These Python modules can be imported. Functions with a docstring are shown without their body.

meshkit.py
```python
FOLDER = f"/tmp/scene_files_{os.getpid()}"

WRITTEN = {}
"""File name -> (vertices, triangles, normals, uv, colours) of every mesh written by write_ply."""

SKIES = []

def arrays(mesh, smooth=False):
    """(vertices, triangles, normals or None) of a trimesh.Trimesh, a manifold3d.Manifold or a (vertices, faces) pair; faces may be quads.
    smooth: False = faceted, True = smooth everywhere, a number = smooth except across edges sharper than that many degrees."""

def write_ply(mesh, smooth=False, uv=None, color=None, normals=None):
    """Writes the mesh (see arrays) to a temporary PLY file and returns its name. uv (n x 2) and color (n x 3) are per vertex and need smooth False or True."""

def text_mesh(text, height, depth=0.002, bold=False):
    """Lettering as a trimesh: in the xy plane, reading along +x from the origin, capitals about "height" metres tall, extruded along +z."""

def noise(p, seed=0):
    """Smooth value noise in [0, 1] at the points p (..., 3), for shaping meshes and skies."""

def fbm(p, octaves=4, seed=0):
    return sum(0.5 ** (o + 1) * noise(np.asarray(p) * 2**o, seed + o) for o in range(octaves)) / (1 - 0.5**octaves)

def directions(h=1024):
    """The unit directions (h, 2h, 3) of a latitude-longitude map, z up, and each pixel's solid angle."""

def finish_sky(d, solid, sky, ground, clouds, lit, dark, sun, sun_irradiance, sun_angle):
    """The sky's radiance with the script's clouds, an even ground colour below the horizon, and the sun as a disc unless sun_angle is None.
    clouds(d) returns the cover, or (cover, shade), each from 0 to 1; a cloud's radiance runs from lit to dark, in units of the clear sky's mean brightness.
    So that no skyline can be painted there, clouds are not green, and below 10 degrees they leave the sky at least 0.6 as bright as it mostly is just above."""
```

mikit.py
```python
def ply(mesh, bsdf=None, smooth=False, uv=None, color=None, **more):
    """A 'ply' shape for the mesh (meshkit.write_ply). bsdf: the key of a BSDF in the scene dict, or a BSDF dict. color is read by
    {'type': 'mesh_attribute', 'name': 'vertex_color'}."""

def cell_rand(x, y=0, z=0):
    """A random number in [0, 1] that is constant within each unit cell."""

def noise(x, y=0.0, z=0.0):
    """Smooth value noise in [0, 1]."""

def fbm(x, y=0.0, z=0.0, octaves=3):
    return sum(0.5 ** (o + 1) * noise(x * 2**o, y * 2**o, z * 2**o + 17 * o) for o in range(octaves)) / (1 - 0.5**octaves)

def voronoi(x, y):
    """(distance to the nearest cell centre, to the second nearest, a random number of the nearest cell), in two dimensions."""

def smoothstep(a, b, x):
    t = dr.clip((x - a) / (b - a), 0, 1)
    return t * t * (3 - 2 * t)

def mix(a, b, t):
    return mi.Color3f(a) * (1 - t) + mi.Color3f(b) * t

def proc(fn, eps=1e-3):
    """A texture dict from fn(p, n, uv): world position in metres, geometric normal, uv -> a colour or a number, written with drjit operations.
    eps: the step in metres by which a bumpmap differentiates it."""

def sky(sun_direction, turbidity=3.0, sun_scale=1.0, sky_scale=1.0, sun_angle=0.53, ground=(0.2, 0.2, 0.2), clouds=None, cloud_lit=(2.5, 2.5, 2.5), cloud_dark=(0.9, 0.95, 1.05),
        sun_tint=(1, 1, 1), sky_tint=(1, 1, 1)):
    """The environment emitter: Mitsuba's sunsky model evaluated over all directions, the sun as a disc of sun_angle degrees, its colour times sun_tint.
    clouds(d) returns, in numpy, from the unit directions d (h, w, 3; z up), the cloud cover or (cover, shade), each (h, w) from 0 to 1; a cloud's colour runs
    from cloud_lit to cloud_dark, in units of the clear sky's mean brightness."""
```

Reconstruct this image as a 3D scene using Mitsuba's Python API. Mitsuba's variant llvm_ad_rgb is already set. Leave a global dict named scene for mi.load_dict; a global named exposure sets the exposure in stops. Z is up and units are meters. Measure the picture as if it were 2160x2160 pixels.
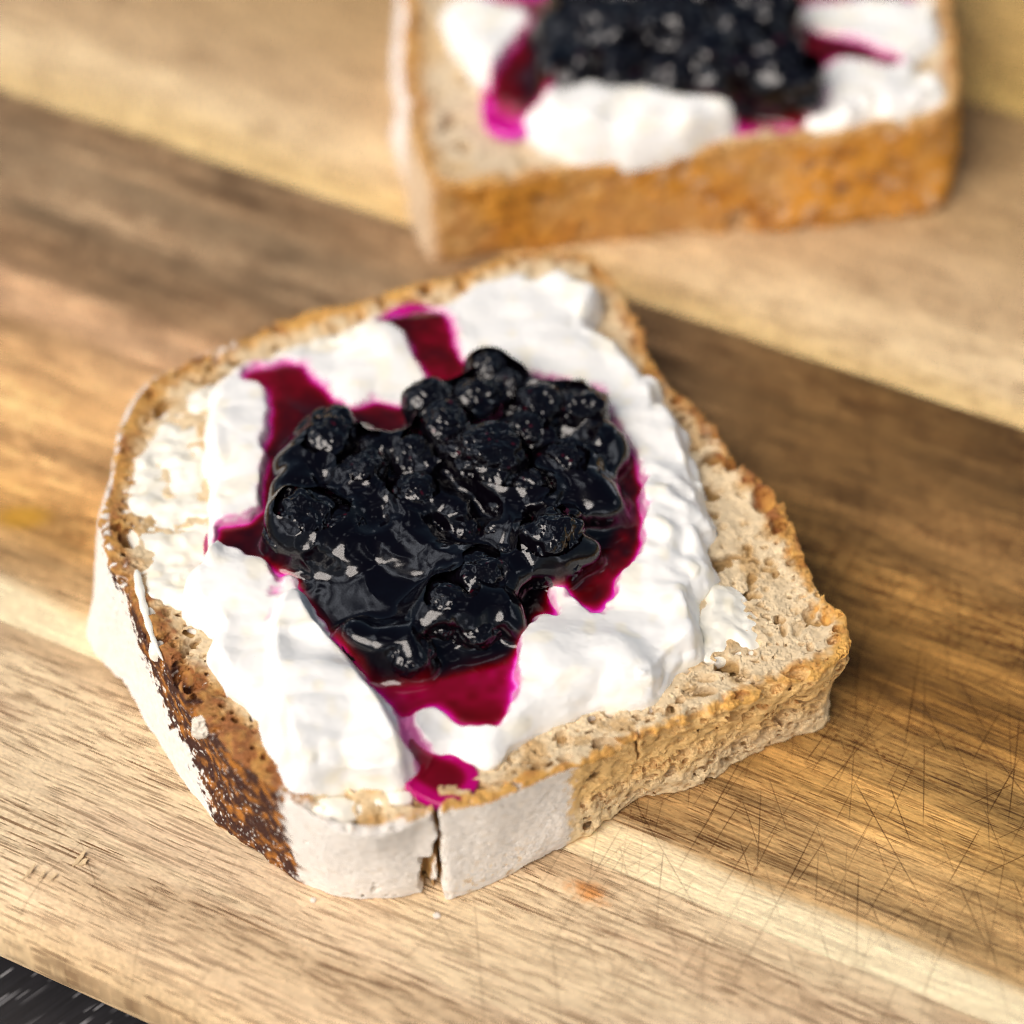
import math, random
import numpy as np, shapely, trimesh
from scipy import ndimage as ndi
from scipy.sparse import coo_matrix
from scipy.sparse.csgraph import connected_components
from scipy.spatial import cKDTree
import drjit as dr
import mitsuba as mi
import mikit

T4 = mi.ScalarTransform4f
scene, labels = {}, {}
rng = np.random.default_rng(11)

# ---------------------------------------------------------------- camera, light, exposure (metres)
EYE = (0.0, -0.28284, 0.28284)
scene['camera'] = {'type': 'thinlens', 'fov': 20.79, 'fov_axis': 'x', 'aperture_radius': 0.0057, 'focus_distance': 0.3600,
                   'near_clip': 0.02, 'far_clip': 20.0,
                   'to_world': T4().look_at(origin=EYE, target=(0, 0, 0), up=(0, 0, 1))}
exposure = 2.13

def cloud_cover(d):
    n = mikit.meshkit.fbm(d * np.array([2.6, 2.6, 3.4]) + 5.3, 4, 3)
    cover = np.clip((n - 0.56) / 0.13, 0, 1)
    return cover, 0.25 * np.ones_like(cover)

scene['sky'] = mikit.sky((-0.44, -0.54, 0.72), turbidity=3, sun_scale=0.66, sky_scale=0.40, sun_angle=42, ground=(0.12, 0.11, 0.10),
                         clouds=cloud_cover, cloud_lit=(17.0, 18.0, 20.0), cloud_dark=(1.0, 1.0, 1.0), sky_tint=(1.0, 0.90, 0.76), sun_tint=(0.91, 1.0, 1.24))

# ---------------------------------------------------------------- small tools (shapes are built in millimetres)
def put(key, mesh, bsdf, smooth=True, color=None):
    v, f = mesh
    scene[key] = mikit.ply((np.asarray(v, float) * 1e-3, f), bsdf, smooth=smooth, color=color)

def tag(key, label=None, category=None, group=None, kind=None):
    labels[key] = {k: x for k, x in dict(label=label, category=category, group=group, kind=kind).items() if x}

def step(a, b, x):
    t = np.clip((x - a) / (b - a), 0, 1)
    return t * t * (3 - 2 * t)

def lerp(a, b, t):
    t = np.asarray(t)[..., None]
    return np.asarray(a) * (1 - t) + np.asarray(b) * t

def round_poly(pts, n=1):
    p = np.asarray(pts, float)
    for _ in range(n):
        q = np.roll(p, -1, 0)
        p = np.stack([.75 * p + .25 * q, .25 * p + .75 * q], 1).reshape(-1, 2)
    return p

def sdf2(poly, xs, ys, soft=1.0, rounds=1):
    X, Y = np.meshgrid(xs, ys, indexing='ij')
    pg = shapely.Polygon(round_poly(poly, rounds)).buffer(0)
    shapely.prepare(pg)
    m = shapely.contains_xy(pg, X, Y)
    h = xs[1] - xs[0]
    d = (ndi.distance_transform_edt(~m) - ndi.distance_transform_edt(m)) * h
    return ndi.gaussian_filter(d, soft).astype(np.float32) if soft else d.astype(np.float32)

def soft_noise(shape, sigma, seed):
    """Unit-variance band noise; sigma in voxels, one number or one per axis."""
    r = np.random.default_rng(seed)
    big = np.max(sigma)
    k = max(1, int(big // 2.5)) if np.isscalar(sigma) else 1
    small = tuple(int(math.ceil(s / k)) + 2 for s in shape)
    n = r.standard_normal(small, dtype=np.float32)
    n = ndi.gaussian_filter(n, np.asarray(sigma) / k, mode='wrap')
    if k > 1:
        for ax in range(n.ndim):
            n = np.repeat(n, k, axis=ax)
        n = ndi.uniform_filter(n, k)
        n = n[tuple(slice(k // 2, k // 2 + s) for s in shape)]
    n = n[tuple(slice(0, s) for s in shape)]
    return ((n - n.mean()) / n.std()).astype(np.float32)

def surface(F, origin, h):
    """Naive surface nets: (vertices, triangles) of F = 0, inside where F < 0."""
    S = F < 0
    nx, ny, nz = F.shape
    c = np.zeros((nx - 1, ny - 1, nz - 1), np.uint8)
    offs = [(a, b, e) for a in (0, 1) for b in (0, 1) for e in (0, 1)]
    for a, b, e in offs:
        c += S[a:nx - 1 + a, b:ny - 1 + b, e:nz - 1 + e]
    I = np.argwhere((c > 0) & (c < 8))
    num = np.full(c.shape, -1, np.int32)
    num[tuple(I.T)] = np.arange(len(I))
    val = {o: F[I[:, 0] + o[0], I[:, 1] + o[1], I[:, 2] + o[2]] for o in offs}
    acc, cnt = np.zeros((len(I), 3)), np.zeros(len(I))
    for o in offs:
        for ax in range(3):
            if o[ax]:
                continue
            q = list(o); q[ax] = 1
            a, b = val[o], val[tuple(q)]
            x = (a < 0) != (b < 0)
            t = np.where(x, a / np.where(x, a - b, 1), 0)
            p = np.tile(np.array(o, float), (len(I), 1)); p[:, ax] = t
            acc += p * x[:, None]; cnt += x
    V = (I + acc / cnt[:, None]) * h + np.asarray(origin)
    faces = []
    for ax in range(3):
        lo = [slice(1, -1)] * 3; lo[ax] = slice(0, -1)
        hi = [slice(1, -1)] * 3; hi[ax] = slice(1, None)
        a, b = S[tuple(lo)], S[tuple(hi)]
        E = np.argwhere(a != b)
        if not len(E):
            continue
        inside = a[tuple(E.T)]
        base = E + 1; base[:, ax] -= 1
        u, w = [(1, 2), (2, 0), (0, 1)][ax]
        def cell(du, dw):
            k = base.copy(); k[:, u] -= du; k[:, w] -= dw
            return num[k[:, 0], k[:, 1], k[:, 2]]
        q = np.stack([cell(1, 1), cell(0, 1), cell(0, 0), cell(1, 0)], 1)
        q[~inside] = q[~inside][:, ::-1]
        faces += [q[:, [0, 1, 2]], q[:, [0, 2, 3]]]
    f = np.vstack(faces)
    return V, f[(f >= 0).all(1)]

def sub_mesh(V, f, keep, C=None):
    f = f[keep]
    used, inv = np.unique(f, return_inverse=True)
    return (V[used], inv.reshape(-1, 3)), (C[used] if C is not None else None)

def look2(G, x0, y0, h, P):
    return ndi.map_coordinates(G, [(P[:, 0] - x0) / h, (P[:, 1] - y0) / h], order=1, mode='nearest')

def smin(a, b, k):
    t = np.clip(.5 + .5 * (b - a) / k, 0, 1)
    return b * (1 - t) + a * t - k * t * (1 - t)

def carve(F, org, h, c, r, k=0.0):
    """Subtract an ellipsoid (centre, radii) from the field, locally."""
    c, r = np.asarray(c, float), np.asarray(r, float)
    lo = np.maximum(np.floor((c - r * 1.5 - org) / h).astype(int), 0)
    hi = np.minimum(np.ceil((c + r * 1.5 - org) / h).astype(int) + 1, F.shape)
    if (hi <= lo).any():
        return
    g = np.ogrid[tuple(slice(a, b) for a, b in zip(lo, hi))]
    d = sum(((g[i] * h + org[i] - c[i]) / r[i]) ** 2 for i in range(3))
    d = ((np.sqrt(d) - 1) * r.min()).astype(np.float32)
    w = tuple(slice(a, b) for a, b in zip(lo, hi))
    F[w] = np.maximum(F[w], -d)

# ---------------------------------------------------------------- materials
def vc():
    return {'type': 'mesh_attribute', 'name': 'vertex_color'}

def bump(fn, scale, inner, eps):
    return {'type': 'twosided', 'bsdf': {'type': 'bumpmap', 'arbitrary': mikit.proc(fn, eps), 'scale': scale, 'bsdf': inner}}

def crumb_bump(p, n, uv):
    a = mikit.noise(p.x * 2300, p.y * 2300, p.z * 2300)
    return -.7 * mikit.smoothstep(.52, .74, a) + .8 * mikit.noise(p.x * 4600, p.y * 4600, p.z * 4600) + 0.4 * mikit.noise(p.x * 9100, p.y * 9100, p.z * 9100)
scene['bread_mat'] = bump(crumb_bump, 0.00024, {'type': 'principled', 'base_color': vc(), 'roughness': 0.62, 'specular': 0.35}, 2e-5)

def cream_bump(p, n, uv):
    return mikit.fbm(p.x * 1300, p.y * 1300, p.z * 1300, 3)
scene['cream_mat'] = bump(cream_bump, 0.00012, {'type': 'principled', 'base_color': vc(), 'roughness': 0.42, 'specular': 0.4}, 4e-5)

def jam_bump(p, n, uv):
    return mikit.noise(p.x * 420, p.y * 420, p.z * 420) + .04 * mikit.noise(p.x * 1500, p.y * 1500, p.z * 1500)
scene['jam_mat'] = bump(jam_bump, 0.00016, {'type': 'principled', 'base_color': vc(), 'roughness': 0.12, 'specular': 0.5}, 4e-5)

def berry_bump(p, n, uv):
    a = mikit.noise(p.x * 1700, p.y * 1700, p.z * 1700)
    b = mikit.noise(p.x * 3900 + 7, p.y * 3900, p.z * 3900)
    return a + 0.10 * b
scene['berry_mat'] = bump(berry_bump, 0.00008, {'type': 'principled', 'base_color': vc(), 'roughness': 0.12, 'specular': 0.5}, 4e-5)

# ---- board wood: u runs along the grain, v across it (mm)
GU = (math.cos(math.radians(-27.3)), math.sin(math.radians(-27.3)))
GV = (-GU[1], GU[0])

def line_marks(a, b, width, spacing, length, seed, chance):
    """Straight knife cuts: thin lines along a, spread over b (mm)."""
    out = mi.Float(0)
    row = dr.floor(b / spacing)
    off = (mikit.cell_rand(row, seed, 3) - 0.5) * 0.7
    tilt = (mikit.cell_rand(row, seed, 5) - 0.5) * 0.0016 * spacing
    seg = dr.floor(a / length + mikit.cell_rand(row, seed, 4) * 7)
    on = mikit.cell_rand(row, seg, seed) < chance
    d = dr.abs(b - (row + 0.5 + off) * spacing - tilt * (a - (seg + .5) * length))
    fr = a / length + mikit.cell_rand(row, seed, 4) * 7 - seg
    taper = mikit.smoothstep(0.0, 0.25, fr) * mikit.smoothstep(1.0, 0.75, fr)
    k = mikit.smoothstep(width, width * 0.35, d) * taper
    return dr.select(on, k * (0.45 + 0.55 * mikit.cell_rand(row, seg, seed + 9)), 0.0)

def cuts(x, y):
    out = mi.Float(0)
    for ang, sp, ln, seed, ch, w in ((64, 7.0, 34, 1, .55, .10), (52, 11., 26, 2, .5, .09), (77, 9.0, 24, 3, .5, .11), (93, 13., 38, 4, .5, .10), (112, 15., 30, 5, .5, .11), (38, 17., 30, 6, .4, .10), (131, 19., 35, 7, .4, .10)):
        c, s = math.cos(math.radians(ang)), math.sin(math.radians(ang))
        a, b = x * c + y * s, -x * s + y * c
        b = b + 2.2 * (mikit.noise(a * .022, b * .05, seed) - .5)
        out = dr.maximum(out, line_marks(a, b, w, sp, ln, seed, ch))
    # the right half was cut on most
    more = mi.Float(0)
    for ang, sp, ln, seed, ch, w in ((60, 2.6, 13, 11, .45, .10), (84, 3.1, 17, 12, .42, .10), (101, 3.7, 12, 13, .40, .09), (33, 4.1, 9, 14, .40, .08), (146, 4.4, 8, 15, .40, .08)):
        c, s = math.cos(math.radians(ang)), math.sin(math.radians(ang))
        a, b = x * c + y * s, -x * s + y * c
        b = b + 2.6 * (mikit.noise(a * .03, b * .06, seed) - .5)
        more = dr.maximum(more, line_marks(a, b, w, sp, ln, seed, ch))
    return dr.maximum(out, more * mikit.smoothstep(8, 34, x - .35 * y - 6))

def wood_fields(p):
    x, y = p.x * 1000, p.y * 1000
    u, v = x * GU[0] + y * GU[1], x * GV[0] + y * GV[1]
    w = v + 2.2 * (mikit.noise(u * 0.021, v * 0.06, 2.0) - .5) + 0.5 * (mikit.noise(u * 0.09, v * 0.25, 5.0) - .5)
    return x, y, u, v, w

def pores(u, w, seed, wid, ln, chance):
    row = dr.floor(w / wid)
    sh = mikit.cell_rand(row, seed, 1) * 9
    seg = dr.floor(u / ln + sh)
    fr = u / ln + sh - seg
    c = dr.abs(w / wid - row - 0.5 - 0.25 * (mikit.cell_rand(row, seg, seed + 3) - .5))
    lenv = mikit.smoothstep(0.02, 0.3, fr) * mikit.smoothstep(0.98, 0.6, fr)
    k = mikit.smoothstep(0.46, 0.16, c) * lenv
    return dr.select(mikit.cell_rand(row, seg, seed) < chance, k * (0.4 + 0.6 * mikit.cell_rand(row, seg, seed + 5)), 0.0)

def ramp(v, stops):
    out = mi.Color3f(*stops[0][1])
    for (a, ca), (b, cb) in zip(stops, stops[1:]):
        out = out * (1 - mikit.smoothstep(a, b, v)) + mi.Color3f(*cb) * mikit.smoothstep(a, b, v)
    return out

def wood_color(p, n, uv):
    x, y, u, v, w = wood_fields(p)
    slow = mikit.fbm(u * 0.016, w * 0.12, 9.0, 3)
    band = mikit.fbm(u * 0.012, w * 0.45, 4.0, 3)
    fine = mikit.fbm(u * 0.17, w * 3.4, 1.0, 3)
    pale, tan, gold, brown, dark = (.80, .60, .33), (.60, .42, .235), (.50, .28, .10), (.27, .145, .052), (.125, .066, .026)
    # front strip: pale tan with a darker middle
    front = ramp(v, [(-96, (.62, .43, .22)), (-86, (.76, .57, .35)), (-72, (.76, .57, .36)), (-60, (.72, .53, .325)), (-52, (.62, .45, .265))])
    front = mikit.mix(front, mi.Color3f(.80, .62, .38), mikit.smoothstep(.50, .60, slow) * .8)
    front = mikit.mix(front, mi.Color3f(.42, .26, .12), mikit.smoothstep(.52, .36, slow) * .35)
    # broad middle strip: sapwood at its lower edge, heartwood towards the far one
    right = mikit.smoothstep(-40, 40, u)
    wv = w + 16 * (slow - .5)
    mid_r = ramp(wv, [(-46.5, (.42, .27, .12)), (-42, (.54, .335, .135)), (-24, (.50, .285, .088)), (-4, (.24, .115, .026)), (10, (.36, .19, .052)), (28, (.28, .15, .050)), (50, (.130, .070, .023))])
    mid_l = ramp(wv, [(-47, (.56, .38, .19)), (-40, (.52, .345, .17)), (-28, (.54, .30, .10)), (-12, (.70, .41, .17)), (6, (.70, .43, .23)), (16, (.33, .20, .10)), (30, (.38, .26, .145)), (50, (.26, .165, .085))])
    mid = mikit.mix(mid_l, mid_r, right)
    blot = mikit.fbm(u * .07, w * .16, 12.0, 3)
    mid = mid * (0.56 + 1.26 * band) * (.80 + .40 * fine) * (.50 + 1.0 * blot)
    mid = mikit.mix(mid, mi.Color3f(.93, .77, .48) * (.93 + .14 * fine), mikit.smoothstep(-43.2, -46.2, v + 2.4 * (mikit.noise(u * .05, 3.0, 8.0) - .5) + 1.2 * (fine - .5)))
    # next strip: pale edge, tan beyond
    far_ = ramp(w + 8 * (slow - .5), [(50, (.90, .64, .29)), (62, (.90, .67, .38)), (74, (.66, .46, .25)), (96, (.54, .36, .175)), (122, (.40, .25, .105))])
    last = ramp(w, [(122, (.74, .50, .16)), (145, (.68, .44, .15)), (200, tan)])
    col = dr.select(v < -51.2, front, dr.select(v < 50, mid, dr.select(v < 122, far_, last)))
    # grain lines and vessel dashes
    col = col * (0.78 + 0.44 * fine)
    gate = mikit.smoothstep(.40, .62, mikit.fbm(u * .010 + 3, w * .16, 7.0, 2))
    d = dr.maximum(pores(u, w, 21, .40, 8.5, .36), pores(u + 5, w + .2, 22, .30, 4.5, .34))
    d = dr.maximum(d, 0.9 * pores(u, w + .31, 23, .62, 15., .26))
    amt = dr.select(v < -51.2, 0.66, 0.72) + dr.select(v < -51.2, 0.34, 0.28) * gate
    palezone = dr.select((v < -44) & (v > -51.2), .28, 1.0)
    col = col * (1 - mi.Color3f(.78, .87, .92) * d * amt * palezone)
    # speckled fibre
    sp = mikit.noise(u * 2.2, v * 5.5, 3.0)
    col = col * (0.88 + 0.24 * sp)
    dots = mikit.smoothstep(.62, .80, mikit.noise(u * 1.6, v * 4.6, 14.0)) * dr.select((v > -43) & (v < 50), 1.0, .30)
    col = col * (1 - mi.Color3f(.42, .52, .58) * dots * (.35 + .65 * gate))
    # knife cuts filled with grime, more on the worn right half
    wear = 0.35 + 0.65 * mikit.smoothstep(-10, 30, x)
    k = cuts(x, y)
    col = col * (1 - mi.Color3f(.62, .70, .74) * k * wear * dr.select((v > -43) & (v < 50), 1.0, .40) * (.45 + .75 * mikit.noise(x * .22, y * .22, 6.0)))
    # an orange food stain and one amber spot
    st = mikit.smoothstep(1.0, 0.1, dr.sqrt(dr.square((u - 39.8 + 0.0) / 4.2) + dr.square((v + 55.9) / 2.4)) + .9 * (mikit.fbm(x * .9, y * .9, 2.0, 3) - .5))
    col = mikit.mix(col, col * mi.Color3f(.95, .50, .16), st * .8)
    am = mikit.smoothstep(1.0, 0.2, dr.sqrt(dr.square((x + 70.0) / 6.0) + dr.square((y + 1.0) / 3.5)))
    col = mikit.mix(col, mi.Color3f(.55, .28, .02), am * .75)
    return dr.clip(col, 0.004, .95)

def wood_bump(p, n, uv):
    x, y, u, v, w = wood_fields(p)
    d = dr.maximum(pores(u, w, 21, .40, 8.5, .36), pores(u + 5, w + .2, 22, .30, 4.5, .34))
    return 0.35 * mikit.fbm(u * .35, w * 4.0, 1.0, 2) - 0.5 * d - 1.0 * cuts(x, y) + .2 * mikit.noise(u * 2.2, v * 5.5, 3.0)

scene['wood_mat'] = {'type': 'bumpmap', 'arbitrary': mikit.proc(wood_bump, 4e-5), 'scale': 0.00010,
                     'bsdf': {'type': 'principled', 'base_color': mikit.proc(wood_color), 'roughness': 0.55, 'specular': 0.22}}

def table_color(p, n, uv):
    x, y = p.x * 1000, p.y * 1000
    a, b = x * .72 + y * .69, -x * .69 + y * .72
    s = pores(a, b, 41, 1.0, 6.0, .22)
    s = dr.maximum(s, pores(a + 2, b + .4, 42, .7, 3.0, .22)) * mikit.smoothstep(.35, .6, mikit.fbm(a * .05, b * .3, 1.0, 2))
    base = mi.Color3f(.016, .016, .019) * (0.7 + .6 * mikit.fbm(a * .2, b * 2.0, 3.0, 2))
    return mikit.mix(base, mi.Color3f(.20, .20, .21), s)
scene['table_mat'] = {'type': 'principled', 'base_color': mikit.proc(table_color), 'roughness': 0.45, 'specular': 0.4}

# ---------------------------------------------------------------- table and board
tb = trimesh.creation.box((1400, 1400, 30)); tb.apply_translation((0, 60, -19 - 15))
put('tabletop', (tb.vertices, tb.faces), 'table_mat', smooth=False)
tag('tabletop', 'black table top with whitish grain streaks under the board', kind='structure')

def plank(profile):
    m = trimesh.creation.extrude_polygon(shapely.Polygon(profile), 460, engine='earcut')   # profile in (v, z), extruded along u
    p = np.asarray(m.vertices)
    u, v, z = p[:, 2] - 230, p[:, 0], p[:, 1]
    q = np.stack([u * GU[0] + v * GV[0], u * GU[1] + v * GV[1], z], 1)
    return trimesh.Trimesh(q, np.asarray(m.faces)[:, ::-1], process=False)

th = np.linspace(math.pi / 2, 3 * math.pi / 2, 25)
prof_front = [(-51.22, -18), (-51.22, 0)] + [(-82.5 + 9.5 * math.cos(t), -9 + 9 * math.sin(t)) for t in th]
th2 = np.linspace(-math.pi / 2, math.pi / 2, 17)
prof_last = [(122.02, 0), (122.02, -18)] + [(206 + 9.5 * math.cos(t), -9 + 9 * math.sin(t)) for t in th2]
box_ = lambda a, b: [(a, -18), (b, -18), (b, 0), (a, 0)]
board_labels = ['pale tan front strip with a rounded edge', 'broad dark brown strip with a pale lower edge', 'light tan strip with a pale edge', 'golden strip at the far side']
for i, pr in enumerate((prof_front, box_(-51.18, 49.98), box_(50.02, 121.98), prof_last)):
    key = 'cutting_board__plank' + (f'_{i:03d}' if i else '')
    m = plank(pr)
    if m.volume < 0:
        m.invert()
    scene[key] = mikit.ply(trimesh.Trimesh(m.vertices * 1e-3, m.faces, process=False), 'wood_mat', smooth=30)
    labels[key] = {'label': board_labels[i]}
tag('cutting_board', 'scratched acacia wood cutting board under both slices', 'cutting board')

# ---------------------------------------------------------------- bread
S1 = [(-53.6,-26.1),(-55.3,-16.4),(-55.2,-8.2),(-54.6,0.3),(-53.4,6.8),(-49.3,11.8),(-43.0,17.5),(-35.7,21.8),(-26.6,25.3),(-19.1,28.6),(-9.8,32.2),(-1.3,35.8),(6.6,37.5),(12.5,38.0),(15.5,32.2),(18.0,25.3),(19.5,19.8),(20.5,12.6),(24.2,7.0),(27.6,2.2),(30.9,-5.0),(34.2,-11.3),(36.6,-17.9),(39.0,-24.4),(40.6,-30.0),(41.2,-33.2),(43.6,-34.2),(44.2,-38.2),(43.6,-41.6),(41.6,-43.7),(37.7,-45.6),(31.0,-49.4),(26.0,-52.6),(19.7,-54.9),(14.1,-57.9),(9.0,-61.1),(0.1,-65.3),(-8.1,-67.9),(-13.2,-70.9),(-17.7,-71.7),(-22.2,-70.4),(-26.9,-66.6),(-30.4,-62.7),(-34.6,-57.9),(-38.7,-52.2),(-42.6,-46.0),(-46.2,-39.6),(-49.0,-34.0),(-51.8,-29.2)]
C1 = [(-9.7,27.4),(-5.1,30.4),(-0.5,32.8),(2.6,33.0),(3.8,30.6),(6.5,32.4),(8.5,31.8),(10.3,28.0),(12.6,26.6),(13.3,23.9),(12.1,21.0),(11.3,18.6),(15.4,16.4),(18.3,11.8),(20.0,7.4),(21.8,2.5),(23.4,0.3),(25.2,-0.8),(25.1,-5.6),(26.4,-7.6),(27.3,-10.8),(26.7,-14.9),(28.1,-18.4),(27.8,-21.9),(25.9,-23.9),(28.2,-27.6),(27.4,-29.7),(24.8,-32.6),(24.2,-35.4),(24.6,-38.3),(24.9,-41.5),(24.7,-43.4),(22.6,-44.6),(20.4,-48.6),(17.6,-50.8),(15.0,-51.4),(10.3,-52.1),(6.2,-53.9),(2.2,-56.3),(-0.7,-57.8),(-1.8,-61.1),(-4.3,-61.6),(-8.3,-59.9),(-10.9,-61.9),(-12.3,-62.7),(-14.7,-64.5),(-20.5,-64.9),(-26.4,-65.3),(-27.6,-65.8),(-28.9,-61.4),(-30.7,-58.8),(-32.9,-54.5),(-35.9,-50.1),(-38.2,-46.5),(-39.5,-42.9),(-39.1,-39.2),(-43.6,-36.3),(-42.6,-31.6),(-40.9,-26.8),(-40.2,-21.9),(-41.7,-11.8),(-42.9,-3.4),(-42.7,3.0),(-42.5,7.4),(-39.5,11.8),(-37.3,13.0),(-34.4,14.7),(-29.2,16.4),(-24.7,16.4),(-20.3,21.5),(-17.3,22.7),(-12.8,25.6)]
LUMP = [(-29.8,-34.0),(-26.8,-33.5),(-24.9,-39.6),(-21.2,-44.6),(-18.2,-50.9),(-14.8,-56.1),(-12.7,-61.3),(-11.9,-65.9),(-14.4,-67.9),(-23.3,-68.4),(-27.0,-65.0),(-29.9,-55.7),(-31.3,-46.0),(-30.9,-38.7)]
SM1 = [(-42.8,9.6),(-47.4,6.3),(-51.0,1.9),(-51.6,-5.0),(-53.9,-9.2),(-53.8,-14.4),(-51.6,-19.4),(-49.4,-25.3),(-49.3,-29.2),(-47.5,-35.9),(-45.9,-41.4),(-45.4,-41.0),(-46.6,-34.9),(-46.1,-33.0),(-43.2,-34.9),(-38.9,-36.8),(-42.5,11.3)]
SM2 = [(24.8,-26.3),(28.5,-29.2),(31.4,-33.0),(33.2,-37.7),(32.3,-41.0),(29.5,-41.9),(26.1,-42.8),(23.3,-44.2),(23.9,-30.2)]
SM3 = [(-35.6,15.2),(-33.9,18.1),(-29.4,19.8),(-24.9,21.3),(-21.2,23.8),(-17.4,25.0),(-10.6,29.8),(-9.6,20.4),(-24.7,15.8),(-35.1,12.4)]
SM4 = [(-26.6,-65.9),(-25.0,-65.1),(-17.3,-65.1),(-12.1,-63.4),(-12.7,-65.9),(-17.2,-66.7),(-20.4,-68.4),(-23.0,-67.6)]
SM5 = [(-39.7,-43.3),(-36.6,-48.7),(-32.9,-54.0),(-29.2,-60.9),(-27.3,-65.9),(-28.7,-64.2),(-31.9,-59.6),(-34.8,-56.2),(-37.8,-51.4),(-40.3,-45.1)]
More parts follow.
